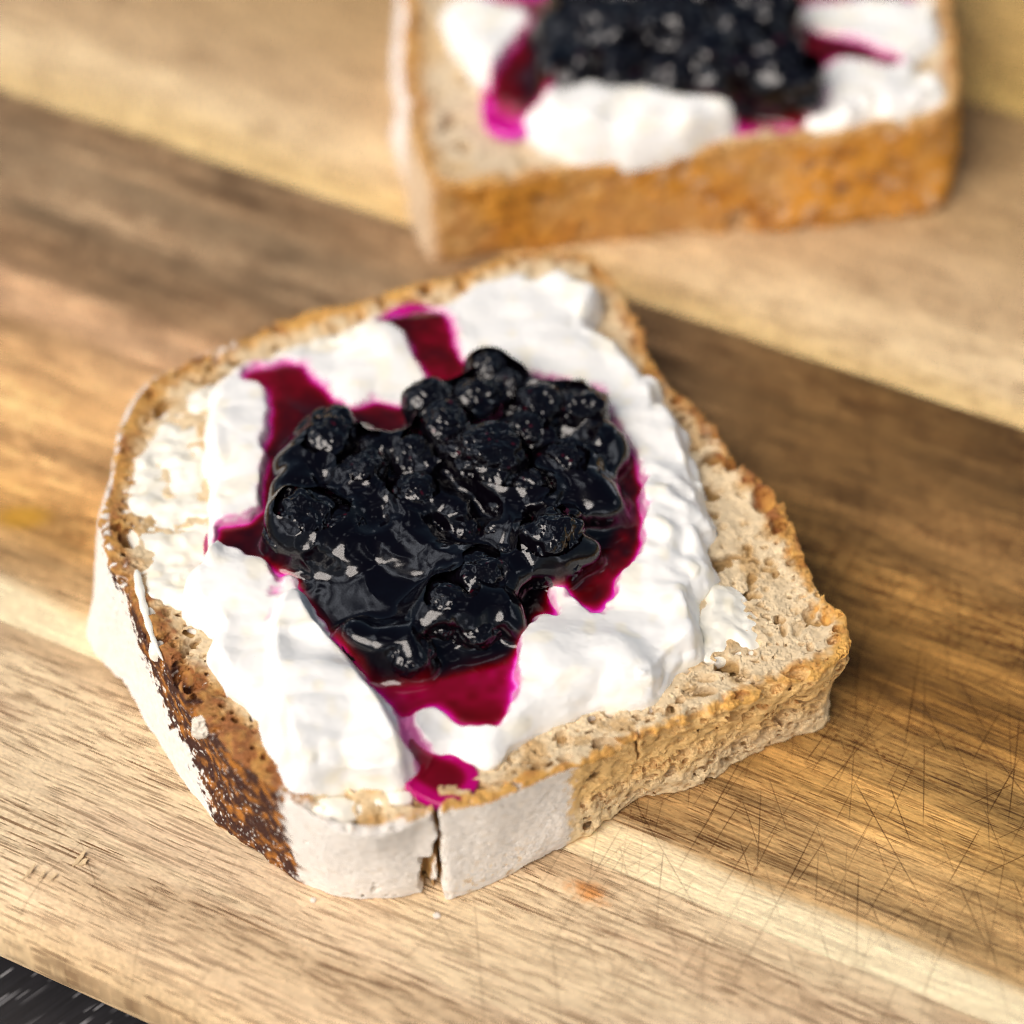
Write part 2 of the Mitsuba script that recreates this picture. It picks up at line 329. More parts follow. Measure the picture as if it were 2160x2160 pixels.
P1 = [(11.0,6.2),(13.7,4.4),(13.9,-1.3),(15.6,-3.5),(16.7,-8.3),(17.7,-14.3),(17.9,-20.6),(17.6,-24.7),(16.8,-27.2),(14.3,-30.0),(13.7,-34.0),(11.2,-37.9),(9.0,-36.1),(6.7,-32.8),(5.3,-32.0),(5.0,-34.0),(6.7,-36.3),(5.5,-39.0),(3.6,-36.7),(2.7,-40.6),(0.8,-43.2),(0.1,-47.0),(0.7,-53.3),(-2.1,-56.5),(-4.0,-55.5),(-7.0,-56.0),(-7.4,-54.2),(-9.0,-52.9),(-11.2,-53.6),(-12.6,-55.8),(-11.8,-57.2),(-10.3,-59.3),(-7.0,-59.9),(-5.0,-62.3),(-5.6,-64.4),(-7.7,-66.2),(-9.9,-65.1),(-13.2,-62.7),(-12.1,-62.0),(-13.0,-59.5),(-13.9,-57.0),(-14.6,-54.7),(-17.9,-50.7),(-20.3,-45.5),(-23.1,-40.2),(-25.2,-36.7),(-26.9,-32.0),(-29.4,-29.2),(-30.4,-30.8),(-31.7,-42.1),(-32.2,-40.6),(-31.4,-34.0),(-30.8,-30.0),(-32.6,-28.4),(-34.6,-28.4),(-36.5,-26.8),(-39.4,-26.2),(-40.0,-22.3),(-39.3,-20.6),(-36.5,-21.4),(-34.1,-18.1),(-34.0,-10.0),(-33.4,-1.3),(-34.0,3.2),(-35.1,5.9),(-37.3,7.3),(-38.3,8.7),(-36.3,11.3),(-32.6,12.1),(-29.2,11.5),(-26.8,6.9),(-24.5,3.7),(-21.6,1.9),(-20.4,3.2),(-20.1,5.9),(-19.3,4.6),(-18.3,2.5),(-15.3,2.3),(-11.3,5.0),(-12.2,7.3),(-13.9,12.9),(-16.2,17.2),(-20.4,19.5),(-17.4,24.4),(-13.3,25.9),(-9.1,22.0),(-7.7,16.2),(-7.0,12.4),(-5.3,10.1),(-5.7,6.9),(1.7,8.7),(7.9,7.3)]
M1 = [(-32.0,-18.2),(-31.4,-13.1),(-30.2,-7.1),(-28.6,-3.1),(-25.1,-1.6),(-22.0,-2.7),(-18.9,-5.3),(-15.3,-4.4),(-13.9,0.5),(-11.8,3.2),(-6.9,4.5),(-5.7,8.7),(-3.6,11.2),(-1.4,10.0),(1.1,6.4),(4.8,5.2),(9.7,4.5),(12.1,1.8),(13.2,-2.2),(14.3,-6.2),(14.2,-9.7),(13.5,-15.6),(14.5,-19.8),(13.2,-25.2),(9.7,-26.4),(8.8,-30.4),(5.9,-32.8),(3.3,-36.0),(2.1,-41.0),(-0.1,-45.5),(-4.1,-46.7),(-9.6,-48.2),(-13.7,-49.6),(-17.3,-49.6),(-20.2,-45.9),(-23.0,-41.4),(-25.1,-37.9),(-27.1,-33.2),(-28.9,-30.4),(-30.5,-28.4),(-31.5,-22.7)]
BERRIES1 = [(5.0,-28.4,22.5,4.94),(-3.1,-13.6,24.5,4.63),(-27.2,-24.2,22.0,4.63),(-22.5,-25.4,22.0,3.24),(-20.2,-16.0,22.5,3.55),(-13.0,-20.2,22.5,3.70),(-24.7,-8.2,22.0,4.32),(-28.1,-13.3,21.5,3.09),(-11.1,-1.4,23.0,3.55),(-3.2,4.9,23.5,2.62),(-5.0,-1.1,24.0,2.93),(-0.2,1.7,23.5,2.62),(4.1,-2.8,23.5,3.39),(8.9,-2.6,22.5,3.70),(12.1,-9.8,21.5,2.78),(11.0,-19.3,20.8,3.39),(6.7,-13.5,22.5,3.70),(-8.9,-39.3,22.0,3.55),(-4.1,-34.5,22.3,3.55),(-4.7,-40.1,21.2,3.70),(-13.0,-46.0,21.0,2.78),(-19.2,-43.6,20.8,2.62),(-16.4,-45.1,20.8,2.16),(-7.1,-22.4,22.6,1.70),(-13.2,-12.8,23.5,2.93),(-9.1,-8.1,24.0,3.39),(-7.3,-12.1,24.5,2.16),(-18.0,-10.5,22.5,2.62),(-14.0,-27.5,22.0,1.70),(-10.8,-27.7,22.2,1.85),(-16.9,-27.7,21.8,1.23),(-8.5,-27.9,22.0,1.08),(2.2,-18.2,23.0,2.47),(-5.3,-29.7,21.8,2.16),(-21.2,-28.9,21.0,1.85),(-0.2,-29.1,21.6,1.85),(-1.3,-19.7,22.0,2.16),(1.9,-7.9,23.8,2.78)]
S2 = [(-17.8,102.3),(-17.3,91.9),(-16.6,80.4),(-15.4,67.9),(-13.9,58.6),(-12.5,53.9),(-5.3,55.2),(2.5,56.8),(13.4,58.9),(25.7,60.6),(37.2,62.3),(47.2,63.6),(58.9,65.9),(66.5,67.7),(69.9,70.0),(71.3,77.6),(72.0,90.5),(72.5,102.3)]
C2 = [(-12.5,97.5),(-6.9,101.4),(25.6,105.4),(59.8,105.4),(68.4,99.4),(70.1,89.8),(68.4,84.1),(63.3,83.2),(65.1,79.5),(67.7,78.1),(68.7,74.0),(67.6,72.0),(64.2,70.2),(61.6,66.2),(58.6,68.5),(53.8,68.5),(51.3,64.9),(45.7,66.9),(42.1,69.5),(39.5,71.8),(36.4,74.5),(35.3,64.7),(31.5,64.2),(27.1,60.7),(21.2,59.0),(13.2,59.9),(7.9,60.5),(4.2,64.7),(0.4,69.1),(-2.8,70.0),(-5.0,74.5),(-4.0,78.3),(-8.4,85.1),(-10.8,92.6)]
P2 = [(-12.5,97.4),(-8.6,98.9),(-3.0,104.8),(44.5,106.8),(65.5,104.8),(69.3,97.9),(64.8,98.4),(59.2,98.9),(53.6,99.8),(45.0,97.9),(47.3,90.2),(54.4,88.7),(60.1,85.0),(63.9,80.8),(60.8,80.3),(56.5,81.7),(51.2,83.6),(48.7,79.9),(48.5,74.4),(45.7,69.0),(41.8,67.2),(38.4,64.6),(36.3,64.6),(35.4,69.0),(24.3,73.0),(13.5,76.2),(5.9,74.4),(3.1,68.1),(-0.7,66.3),(-3.6,69.0),(-3.9,76.2),(-2.9,80.8),(1.0,87.3),(3.0,93.0),(1.6,97.9),(-6.9,99.8)]
M2 = [(3.3,101.2),(4.9,89.6),(2.6,82.0),(3.7,73.8),(10.2,72.4),(18.8,71.1),(29.5,69.3),(35.9,68.0),(42.3,67.5),(46.8,71.1),(48.6,76.5),(46.3,85.8),(43.4,92.4),(44.2,103.2),(25.5,105.2)]
LUMP2 = [(4.2,71.3),(6.9,74.5),(13.4,73.6),(18.8,71.8),(27.4,70.4),(34.3,68.6),(35.6,69.3),(35.5,64.5),(31.5,63.6),(27.1,61.0),(21.1,59.3),(13.2,59.7),(7.9,61.0),(4.7,65.4)]
BERRIES2 = [(9.1,75.6,21.5,4.53),(16.7,74.9,22.0,4.84),(23.7,74.0,22.0,4.23),(30.8,77.0,22.5,5.44),(35.1,74.9,22.0,4.23),(41.4,76.0,22.5,5.14),(44.4,72.0,21.5,4.23),(14.7,83.7,22.0,6.04),(24.6,84.8,22.5,6.65),(34.5,84.8,22.5,5.44),(9.3,87.2,21.5,4.84),(30.6,94.4,22.5,6.65),(19.5,96.1,22.0,6.04),(40.4,90.5,22.5,5.44),(10.5,95.8,21.5,4.23)]
PLUS = {0: 3.2, 10: 3.4, 30: 2.5, 60: 1.0, 120: 0, 180: 0, 195: -2, 203: -3.2, 223: -3.0, 240: -1.8, 250: 0, 254: 1.0, 257: -2.4, 264: -3.2, 270: -1, 275: .6, 290: 1.6, 301: 2.6, 315: 3.1, 326: 3.2}

def arc_field(poly, xs, ys):
    p = np.vstack([poly, poly[:1]])
    seg = np.linalg.norm(np.diff(p, axis=0), axis=1); acc = np.concatenate([[0], np.cumsum(seg)])
    s = np.arange(0, acc[-1], .4)
    q = np.stack([np.interp(s, acc, p[:, k]) for k in (0, 1)], 1)
    tree = cKDTree(q)
    X, Y = np.meshgrid(xs, ys, indexing='ij')
    _, i = tree.query(np.stack([X.ravel(), Y.ravel()], 1))
    return s[i].reshape(X.shape).astype(np.float32), acc[-1]

def slab(poly, h, top, plus, seed, n_pores, big=(), margin=5.0, rough=None, cracks=(), sag=0.9, pore=.16, foam=None):
    """A slice lying flat: returns the field, its origin, and the plan fields d (to the outline) and s (along it). top(X, Y) is the height of the cut face."""
    lo, hi = np.min(poly, 0) - margin, np.max(poly, 0) + margin
    xs, ys = np.arange(lo[0], hi[0], h), np.arange(lo[1], hi[1], h)
    X, Y = np.meshgrid(xs, ys, indexing='ij')
    zt = top(X, Y).astype(np.float32)
    zs = np.arange(-2 * h, zt.max() + 2.0, h)
    d, (s, total) = sdf2(poly, xs, ys, 2.2), arc_field(np.asarray(poly), xs, ys)
    shape = (len(xs), len(ys), len(zs))
    r = np.random.default_rng(seed)
    off = np.interp(s, list(plus), list(plus.values())).astype(np.float32)
    off = ndi.gaussian_filter(off, 1.5 / h * .3)
    z = zs[None, None].astype(np.float32)
    rel = np.clip(1 - z / zt[..., None], 0, 1)
    side = d[..., None] - off[..., None] * rel ** .75 + .35 * np.clip(rel - .9, 0, 1) * 10 * .4
    lump = soft_noise(shape, 3.2 / h, seed) * .45
    mid = soft_noise(shape, 1.1 / h, seed + 1)
    fin = soft_noise(shape, .42 / h, seed + 2)
    rg = (rough(s) if rough is not None else np.full_like(s, .18))[..., None]
    side += lump + mid * rg * .35 + fin * rg * .38
    relief = soft_noise(shape[:2], 4.0 / h, seed + 4) * .28
    edge = step(-5.0, -0.8, d)
    cap = z - (zt - sag * (1 - edge) + relief)[..., None] + (mid * .05 + fin * .11)
    k = 0.9
    F = -smin(-side, -cap, k)
    F = np.maximum(F, (.06 + .55 * np.maximum(mid[..., :1], 0) * step(-3, 0, d)[..., None]) - z)
    F = F.astype(np.float32)
    org = np.array([xs[0], ys[0], zs[0]])
    # gas cells of the crumb, opened by the knife
    for _ in range(n_pores):
        i, j = r.integers(0, shape[0]), r.integers(0, shape[1])
        if d[i, j] > -.5:
            continue
        rad = pore + r.gamma(.9, .28)
        rad = min(rad, 1.5)
        a = r.uniform(.75, 1.5)
        carve(F, org, h, (xs[i], ys[j], zt[i, j] - sag * (1 - edge[i, j]) - r.uniform(.15, .95) * rad), (rad * a, rad / a, rad * r.uniform(1.1, 1.9)))
    if foam is not None:
        m = foam(X, Y, d, s)[..., None]
        fa = soft_noise(shape, .27 / h, seed + 7) * .27
        fb = soft_noise(shape, .60 / h, seed + 8) * .60
        cells = np.maximum(fa - .27 * (2.6 - 1.55 * m), fb - .60 * (2.9 - 1.60 * m))
        F = np.where(F > -1.5, np.maximum(F, cells), F).astype(np.float32)
        del fa, fb, cells
    for x, y, rx, ry, rz in big:
        i, j = int((x - xs[0]) / h), int((y - ys[0]) / h)
        carve(F, org, h, (x, y, zt[i, j] - .5), (rx, ry, rz))
    # pits in the torn side
    ang_pts = np.argwhere(np.abs(d) < h)
    gx, gy = np.gradient(d, h)
    for _ in range(int(n_pores * 1.6)):
        i, j = ang_pts[r.integers(len(ang_pts))]
        rr = float(rg[i, j, 0])
        if rr < .25:
            continue
        rad = .15 + r.gamma(1.1, .15)
        zz = r.uniform(1, zt[i, j])
        o = off[i, j] * max(0., 1 - zz / zt[i, j]) ** .75
        carve(F, org, h, (xs[i] + gx[i, j] * o, ys[j] + gy[i, j] * o, zz), (rad * 1.3, rad * 1.3, rad * .8))
    for (ax, ay, bx, by, z0, z1, w0) in cracks:
        seg = np.array([bx - ax, by - ay]); L = np.linalg.norm(seg)
        t = ((X - ax) * seg[0] + (Y - ay) * seg[1]) / L ** 2
        wob = mid[:, :, ::1]
        zig = .9 * np.sin(zs * .9 + ax) + .5 * np.sin(zs * 2.3)
        dist = np.abs(((X - ax) * -seg[1] + (Y - ay) * seg[0])[..., None] / L + zig * (.25 + .0 * wob)) + .10 * wob
        wid = w0 * (1 - np.clip(t, 0, 1))[..., None] * step(z0 - 2, z0 + 1, z)
        cut = np.where((t[..., None] > -.6) & (t[..., None] < 1) & (z < z1 + 2), dist - wid, 9)
        F = np.maximum(F, -cut.astype(np.float32))
    return F, org, xs, ys, zs, d, s, zt

def bread(name, field, h, paint, seed):
    F, org, xs, ys, zs, d, s, zt = field
    V, f = surface(F, org, h)
    low = V[f].mean(1)[:, 2]
    D, Sx, Z = (look2(G, xs[0], ys[0], h, V) for G in (d, s, zt))
    i = np.clip(((V[:, :2] - [xs[0], ys[0]]) / h + .5).astype(int), 0, np.array(d.shape) - 1)
    Sx = s[i[:, 0], i[:, 1]]
    C, crust = paint(V, D, Sx, Z)
    cf = crust[f].mean(1) > .5
    for part, keep in (('crumb', ~cf), ('crust', cf)):
        m, c = sub_mesh(V, f, keep & (low > -.5), C)
        put(f'{name}__{part}', m, 'bread_mat', smooth=h > .4, color=np.clip(c, .003, .92))

def vn(V, scale, seed):
    return mikit.meshkit.noise(V * scale, seed)

CRUMB, GOLD, BROWN, DARK, FLOUR = (.76, .59, .36), (.72, .38, .085), (.27, .085, .017), (.13, .042, .016), (.84, .785, .70)

def paint_front(V, D, S, Z):
    n1, n2, n3 = vn(V, .35, 1), vn(V, 1.1, 2), vn(V, 2.6, 3)
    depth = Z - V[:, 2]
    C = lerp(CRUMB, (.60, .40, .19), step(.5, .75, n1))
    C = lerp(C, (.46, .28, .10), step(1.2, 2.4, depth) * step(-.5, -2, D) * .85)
    C = lerp(C, (.74, .62, .42), step(.62, .8, n3) * step(.9, .4, depth) * .5)
    # toasted rim: strength along the outline
    rim_w = np.interp(S, [0, 30, 60, 100, 110, 150, 185, 205, 235, 262, 272, 285, 300, 315, 326], [4.5, 5.5, 4, 3, 4.5, 3.2, 3.0, 3.6, 1.2, 3.2, 2.2, 5.6, 4.4, 4.4, 4.5])
    dark = np.interp(S, [0, 30, 60, 110, 130, 160, 178, 190, 230, 262, 280, 300, 326], [.75, .35, .2, .35, .55, .75, .35, .1, .0, .25, .9, .85, .75])
    t = step(-rim_w, -rim_w * .35, D + 2.2 * (n2 - .5) + 1.4 * (n1 - .5))
    rim = lerp(GOLD, BROWN, np.clip(dark + 1.1 * (n2 - .5) + .9 * (vn(V, .45, 31) - .5) - .35 * step(-1.5, -4.5, D), 0, 1))
    rim = rim * (.62 + .76 * (.5 * n3 + .5 * n2))[:, None]
    C = lerp(C, rim, t * .95)
    # outer side
    foot = np.interp(S, list(PLUS), list(PLUS.values())) * np.clip(depth / Z, 0, 1) ** .75
    DO = D - np.minimum(foot, 0)
    out = step(.35, 1.2, depth) * step(-1.6, -.6, DO)
    beige = lerp((.80, .52, .205), (.82, .63, .36), step(9, 2, V[:, 2] + 5 * (n1 - .5)))
    beige = lerp(beige, (.42, .20, .05), step(.62, .85, n2) * .55)
    side = beige
    backr = step(184, 178, S) * step(105, 112, S)
    side = lerp(side, lerp(GOLD, BROWN, .55 + .8 * (n2 - .5)), backr)
    leftish = np.maximum(step(270, 275, S), step(100, 80, S))
    mott = lerp((.050, .015, .008), (.44, .16, .022), step(.42, .78, .55 * vn(V, .75, 21) + .25 * n2 + .2 * n3))
    side = lerp(side, mott, leftish)
    inside_crack = np.exp(-((S - 254.8) / 1.2) ** 2) * step(-1.2, -2.2, DO) + np.exp(-((S - 228) / 1.0) ** 2) * step(-.9, -1.6, DO)
    side = lerp(side, (.50, .32, .15), np.clip(inside_crack, 0, 1))
    C = lerp(C, side, out)
    # flour dust: caked on most of the left side, on the front up to the break
    zf = np.interp(S, [0, 20, 45, 60, 286, 289, 293.7, 301, 308, 315, 320, 326], [17.4, 17.6, 17.2, 12, -3, -.5, 4.5, 7.5, 11, 13.2, 15.5, 17.2])
    zf = np.where((S > 70) & (S < 286), -9, zf)
    rag = 2.6 * (n2 - .5) + 1.6 * (n3 - .5)
    fl = step(.5, -.4, V[:, 2] - zf - 1.9 * rag) * np.where(zf > 16.6, step(-1.1, -.5, DO), step(-2.4, -1.4, DO))
    sx = S + 2.2 * (n2 - .5)
    fr = step(276.6, 275.0, sx + .14 * (8 - V[:, 2])) * step(236.0, 237.4, sx - .25 * (8 - V[:, 2]) * 0) * step(.15, .7, depth + .5 * (n3 - .5))
    fr = fr * step(-2.0, -1.0, DO)
    # flour worn off near the foot of the middle piece
    worn = step(238, 246, S) * step(256, 250, S) * step(7, 2, V[:, 2]) * step(.58, .70, .5 * n2 + .5 * n3)
    fr = fr * (1 - .8 * worn)
    spk = np.maximum(step(.80, .90, n3), step(.80, .90, vn(V, 3.4, 8))) * step(.2, .7, n1 + .03 * (12 - V[:, 2])) * leftish * out * .9
    cover = np.maximum(np.maximum(fl, fr), spk)
    flour = lerp(FLOUR, (.78, .69, .57), step(.60, .9, n2) * .6)
    C = lerp(C, flour, cover)
    C *= (.90 + .20 * n3)[:, None]
    crust = ((D > -1.5 + .6 * (n2 - .5)) & (depth > -9)).astype(float)
    return C, np.maximum(crust, (depth > 2.6) * (DO > -2.5))

H1 = .23
top1 = lambda X, Y: 17.0 + 0 * X
rough1 = lambda s: np.interp(s, [0, 100, 110, 180, 190, 233, 237, 274, 277, 290, 293, 330], [.10, .12, .34, .34, .42, .42, .10, .08, .22, .22, .10, .10]).astype(np.float32)
big1 = [(-42.1, -45.5, 1.7, 1.9, 2.4), (-51.3, -21.9, 1.4, 2.1, 2.2), (34.0, -14.2, 1.6, 2.4, 1.6), (35.3, -37.3, .6, 1.6, 1.6), (41.0, -35.7, 1.1, 1.5, 1.6), (41.6, -40.1, .9, .9, 1.5),
        (38.4, -41.0, .5, 1.2, 1.4), (32.5, -48.0, 1.9, 1.1, 1.5), (29.1, -49.4, 1.2, .6, 1.4), (36.2, -46.0, 1.6, .8, 1.2), (23.1, -48.7, 1.6, .7, 1.2), (33.3, -30.2, .9, .6, 1.2), (31.2, -24.4, .8, 1.2, 1.4),
        (38.3, -25.3, 1.3, .7, 1.2), (-40.2, -50.5, 1.6, 1.0, 1.6), (24.6, -46.0, 1.8, .9, 1.4), (-18.4, -68.6, 3.2, 1.3, 1.5), (36.2, -24.4, .9, .6, 1.0), (28.3, -32.1, .5, .8, 1.2), (-47.2, -35.0, .9, .9, 1.4),
        (-45.3, -40.1, 1.0, .8, 1.4), (-37.6, -55.2, 1.5, .9, 1.4), (6.5, -60.2, 1.1, .7, 1.3), (3.0, -61.5, .8, .6, 1.2), (10.5, -58.6, 1.0, .8, 1.3), (-1.5, -64.0, 1.2, .6, 1.2), (-23.0, -68.0, 1.6, .7, 1.2)]
cracks1 = [(-9.0, -71.0, -9.4, -63.5, -4, 18, .85), (-10.0, -72.0, -11.0, -65.5, -6, 6.0, 2.3), (16.2, -60.5, 15.6, -54.6, -4, 18, .7)]
hidden1 = shapely.Polygon(C1).buffer(-3.5)
shapely.prepare(hidden1)
def foam1(X, Y, d, s):
    torn = np.interp(s, [0, 178, 184, 231, 236, 330], [0, 0, .85, .85, 0, 0])
    m = np.where(d < -1.2, step(-1.2, -3.0, d) * (.8 + .0 * X), 0)
    m = np.maximum(m, torn * step(-3.5, -.5, d) )
    m = np.where(shapely.contains_xy(hidden1, X, Y), 0, m)
    return ndi.gaussian_filter(m, 2).astype(np.float32)
f1 = slab(S1, H1, top1, PLUS, 31, 5000, big1, rough=rough1, cracks=cracks1, foam=foam1)
# a long tear along the right front foot and one under the corner
for x, y, z, rx, ry, rz in ((36.5, -44.8, 7.0, 3.0, 1.6, 1.3), (39.2, -43.0, 8.6, 2.4, 1.8, 1.2), (30.5, -49.0, 12.5, 2.6, 1.5, 1.5), (33.2, -47.2, 8.0, 1.0, 1.1, 1.0), (26.8, -51.2, 4.5, 1.4, 1.1, .9), (34.6, -46.6, 4.2, 1.6, 1.2, .9)):
    carve(f1[0], f1[1], H1, (x, y, z), (rx, ry, rz))
bread('bread_slice', f1, H1, paint_front, 5)
tag('bread_slice', 'front slice of bread with flour-dusted crust and a crack at its front', 'slice of bread')

# a dab of floury dough stuck on the brown part of the crust
_m = trimesh.creation.icosphere(subdivisions=4)
_v = np.asarray(_m.vertices)
_v = _v * (1 + .9 * (mikit.meshkit.fbm(_v * 1.3 + 4, 4, 3) - .5))[:, None] * (1.5, 1.2, 1.7)
_v = _v + (-38.9, -53.0, 14.6)
put('bread_slice__dough_dab', (_v, np.asarray(_m.faces)), 'bread_mat', color=np.tile((.82, .74, .60), (len(_v), 1)))

# the slice behind, mostly out of focus
S2c = S2[:-1] + [(73.0, 112), (70, 124), (60, 133), (40, 138), (15, 137), (-5, 131), (-15, 120), (-18.5, 110)]
def top2(X, Y):
    return 16.0 + 2.8 * step(0, 70, X)
def paint_back(V, D, S, Z):
    n1, n2, n3 = vn(V, .25, 1), vn(V, .6, 2), vn(V, 1.6, 3)
    depth = Z - V[:, 2]
    C = lerp((.70, .56, .37), (.66, .47, .25), step(.4, .8, n1))
    t = step(-4.2, -1.2, D + 2.0 * (n2 - .5))
    C = lerp(C, lerp((.62, .33, .09), (.46, .19, .03), step(.4, .8, n2)), t * .9)
    out = step(.3, 1.4, depth) * step(-1.4, -.3, D)
    front = step(-14, -9, V[:, 0] - .12 * (V[:, 1] - 55))
    side = lerp((.70, .31, .038), (.48, .18, .018), step(.35, .75, .5 * n1 + .5 * n2))
    side = lerp(side, (.74, .48, .26), step(.55, .78, n2) * .9 * step(8, 24, V[:, 0]))
    side = lerp(side, (.30, .10, .012), step(.60, .82, vn(V, .35, 12)) * .7)
    side = lerp(side, (.22, .07, .012), step(2.5, .5, V[:, 2]) * .7 * step(.4, .6, n2))
    left = lerp((.66, .49, .31), (.82, .75, .69), step(66, 84, V[:, 1] + 8 * (n2 - .5)))
    side = lerp(left, side, front)
    C = lerp(C, side, out)
    return C, (D > -1.6).astype(float)
H2 = .55
PLUS2 = {0: 3.0, 25: 2.2, 44: .5, 52: -1.2, 75: -1.2, 110: -.8, 130: .8, 140: .6, 160: 0, 300: 2}
f2 = slab(S2c, H2, top2, PLUS2, 57, 1500, (), margin=6, pore=.35, rough=lambda s: np.full_like(s, .28))
for x, y, z, r_ in ((61.5, 65.6, 10, 1.9), (53, 65, 6.5, 1.3), (36, 63, 2.5, 2.2), (47.0, 64.2, 12, 1.2), (12, 58.5, 5, 1.2)):
    carve(f2[0], f2[1], H2, (x, y, z), (r_, r_, r_ * 1.1))
bread('bread_slice_001', f2, H2, paint_back, 6)
tag('bread_slice_001', 'blurred slice of bread with orange brown crust at the back of the board', 'slice of bread')

# ---------------------------------------------------------------- cream cheese and jam
def topping(i, T, h, cream, lump, smears, pool, mass, berries, seed, drip_y, level_out, front_rise, fine=1.0):
    suf = f'_{i:03d}' if i else ''
    allp = np.vstack([cream, pool])
    lo, hi = allp.min(0) - 3, allp.max(0) + 3
    if smears:
        lo = np.minimum(lo, np.vstack(smears).min(0) - 2); hi = np.maximum(hi, np.vstack(smears).max(0) + 2)
    xs, ys = np.arange(lo[0], hi[0], h), np.arange(lo[1], hi[1], h)
    zs = np.arange(T - 2.6, T + 9.0, h)
    X, Y = np.meshgrid(xs, ys, indexing='ij')
    shape = (len(xs), len(ys), len(zs))
    z = zs[None, None].astype(np.float32)
    dc, dl, dp, dm = (sdf2(q, xs, ys, 2.6) for q in (cream, lump, pool, mass))
    n8, n4, n2, n1 = (soft_noise(shape[:2], k / h, seed + j) for j, k in enumerate((5.0, 2.2, 1.0, .45)))
    # streaks left by the knife
    st = soft_noise(shape[:2], (5.0 / h, .7 / h), seed + 9)
    inner = -dc + .40 * n4 + .10 * n2
    body = level_out + .55 * n8 + .30 * n4 + .05 * st
    edge = np.sqrt(np.clip(inner / 2.2, 0, 1))
    H = T - .9 + (body + .9) * edge
    if front_rise is not None:
        H = H + front_rise(X, Y, dc, n4, n2)
    # the raised curl at the front
    H = H + 3.1 * step(.5, -1.6, dl + .22 * n4) * (1 + .10 * n4) + .06 * st * step(0, -2, dl)
    Hs = H.copy()
    # hollow that holds the jam
    hollow = step(.5, -1.35, dp + .30 * n2 + .12 * n1)
    H = H * (1 - hollow) + hollow * (T + .25 + .30 * n4)
    n3a, n3b = soft_noise(shape, .9 / h, seed + 20), soft_noise(shape, 1.6 / h, seed + 21)
    curd = step(-5.0, -.5, dc)[..., None] * (.24 + .10 * np.clip(n8, -1, 1) + .34 * step(4, 16, X))[..., None] + .06
    F = z - H[..., None] + ((.8 - np.abs(n3b)) * 1.5 * curd + (.8 - np.abs(n3a)) * curd * .5) * (1 - .6 * hollow[..., None])
    F = np.maximum(F, -inner[..., None] + .16 * n3b)
    F = np.maximum(F, (T - 2.2) - z).astype(np.float32)
    V, f = surface(F, (xs[0], ys[0], zs[0]), h)
    Dj = look2(dp + .30 * n2 + .12 * n1, xs[0], ys[0], h, V)
    w1, w2 = vn(V, .5, 4), vn(V, 1.6, 5)
    C = lerp((.865, .85, .80), (.86, .80, .64), step(.5, .85, w1) * .7)
    stain = step(.75, -.4, Dj + .7 * (w2 - .5))
    C = lerp(C, (.60, .05, .33), stain * .85)
    put(f'cream_cheese{suf}__spread', (V, f), 'cream_mat', color=C)
    # thin smears that sink into the crumb
    if smears:
        ds = np.min([sdf2(q, xs, ys, 2.0) for q in smears], 0)
        sm = T - .55 + .26 * n2 + .26 * n4 + .12 * n1 + .95 * step(0.2, -2.2, ds + .5 * n2)
        Fs = z - sm[..., None] + n3a * .12 + n3b * .12
        Fs = np.maximum(Fs, (ds + .4 * n2)[..., None])
        Fs = np.maximum(Fs, (T - 2.0) - z).astype(np.float32)[:, :, :int(5 / h)]
        Vs, fs = surface(Fs, (xs[0], ys[0], zs[0]), h)
        Cs = lerp((.88, .84, .72), (.86, .78, .58), step(.5, .9, vn(Vs, .6, 6)) * .7)
        n_, lab = connected_components(coo_matrix((np.ones(2 * len(fs)), (fs[:, [0, 1]].ravel(), fs[:, [1, 2]].ravel())), shape=(len(Vs),) * 2), directed=False)
        fl = lab[fs[:, 0]]
        big_ = [q for q in np.argsort(-np.bincount(fl, minlength=n_)) if (fl == q).sum() > 500]
        for k, q in enumerate(big_):
            m_, c_ = sub_mesh(Vs, fs, fl == q, Cs)
            put(f'cream_cheese{suf}__smear' + (f'_{k:03d}' if k else ''), m_, 'cream_mat', color=c_)
    # jam: a liquid level held by the hollow, rising over the heap of berries
    L = T + 2.3 + 3.2 * step(0, -9, dm + .5 * n4) + .10 * n8 + .10 * n4 * step(0, -3, dm)
    L = L - 1.75 * step(drip_y[0], drip_y[1], Y)
    bed = ndi.gaussian_filter(np.where(inner > .6, Hs, T + .2), 1.6 / h)
    L = np.minimum(L, bed - .55 + 3.2 * step(.5, -5, dm))
    L = np.maximum(L, T + .35)
    Lf = np.where(dp > 1.6, T - 3, L)
    Fj = (z - Lf[..., None]) + .0 * n3a
    org = np.array([xs[0], ys[0], zs[0]])
    for (bx, by, bz, br) in berries:
        c = np.array([bx, by, bz]); R = br * 1.9 + 1
        a = np.maximum(((c - R - org) / h).astype(int), 0); b = np.minimum(((c + R - org) / h).astype(int) + 1, shape)
        if (b <= a).any():
            continue
        g = np.ogrid[tuple(slice(p, q) for p, q in zip(a, b))]
        dd = np.sqrt(sum((g[k] * h + org[k] - c[k]) ** 2 for k in range(3))) - (br * 1.08 - (-.14 if fine > .9 else -.25))
        wdw = tuple(slice(p, q) for p, q in zip(a, b))
        Fj[wdw] = smin(Fj[wdw], dd.astype(np.float32) + .42 * n3b[wdw], 2.6 if fine > .9 else 4.2)
    Fj = np.maximum(Fj, dp[..., None] - 1.3)
    Fj = np.maximum(Fj, (T - 1.2) - z).astype(np.float32)
    rough_gel = step(-.5, -3.0, dm + .6 * n4) * (1 - np.maximum(np.exp(-(((X + 17) / 9) ** 2 + ((Y + 37) / 7) ** 2) ** 2), np.exp(-(((X - 14) / 5) ** 2 + ((Y + 24) / 9) ** 2) ** 2)) * (fine > .9))
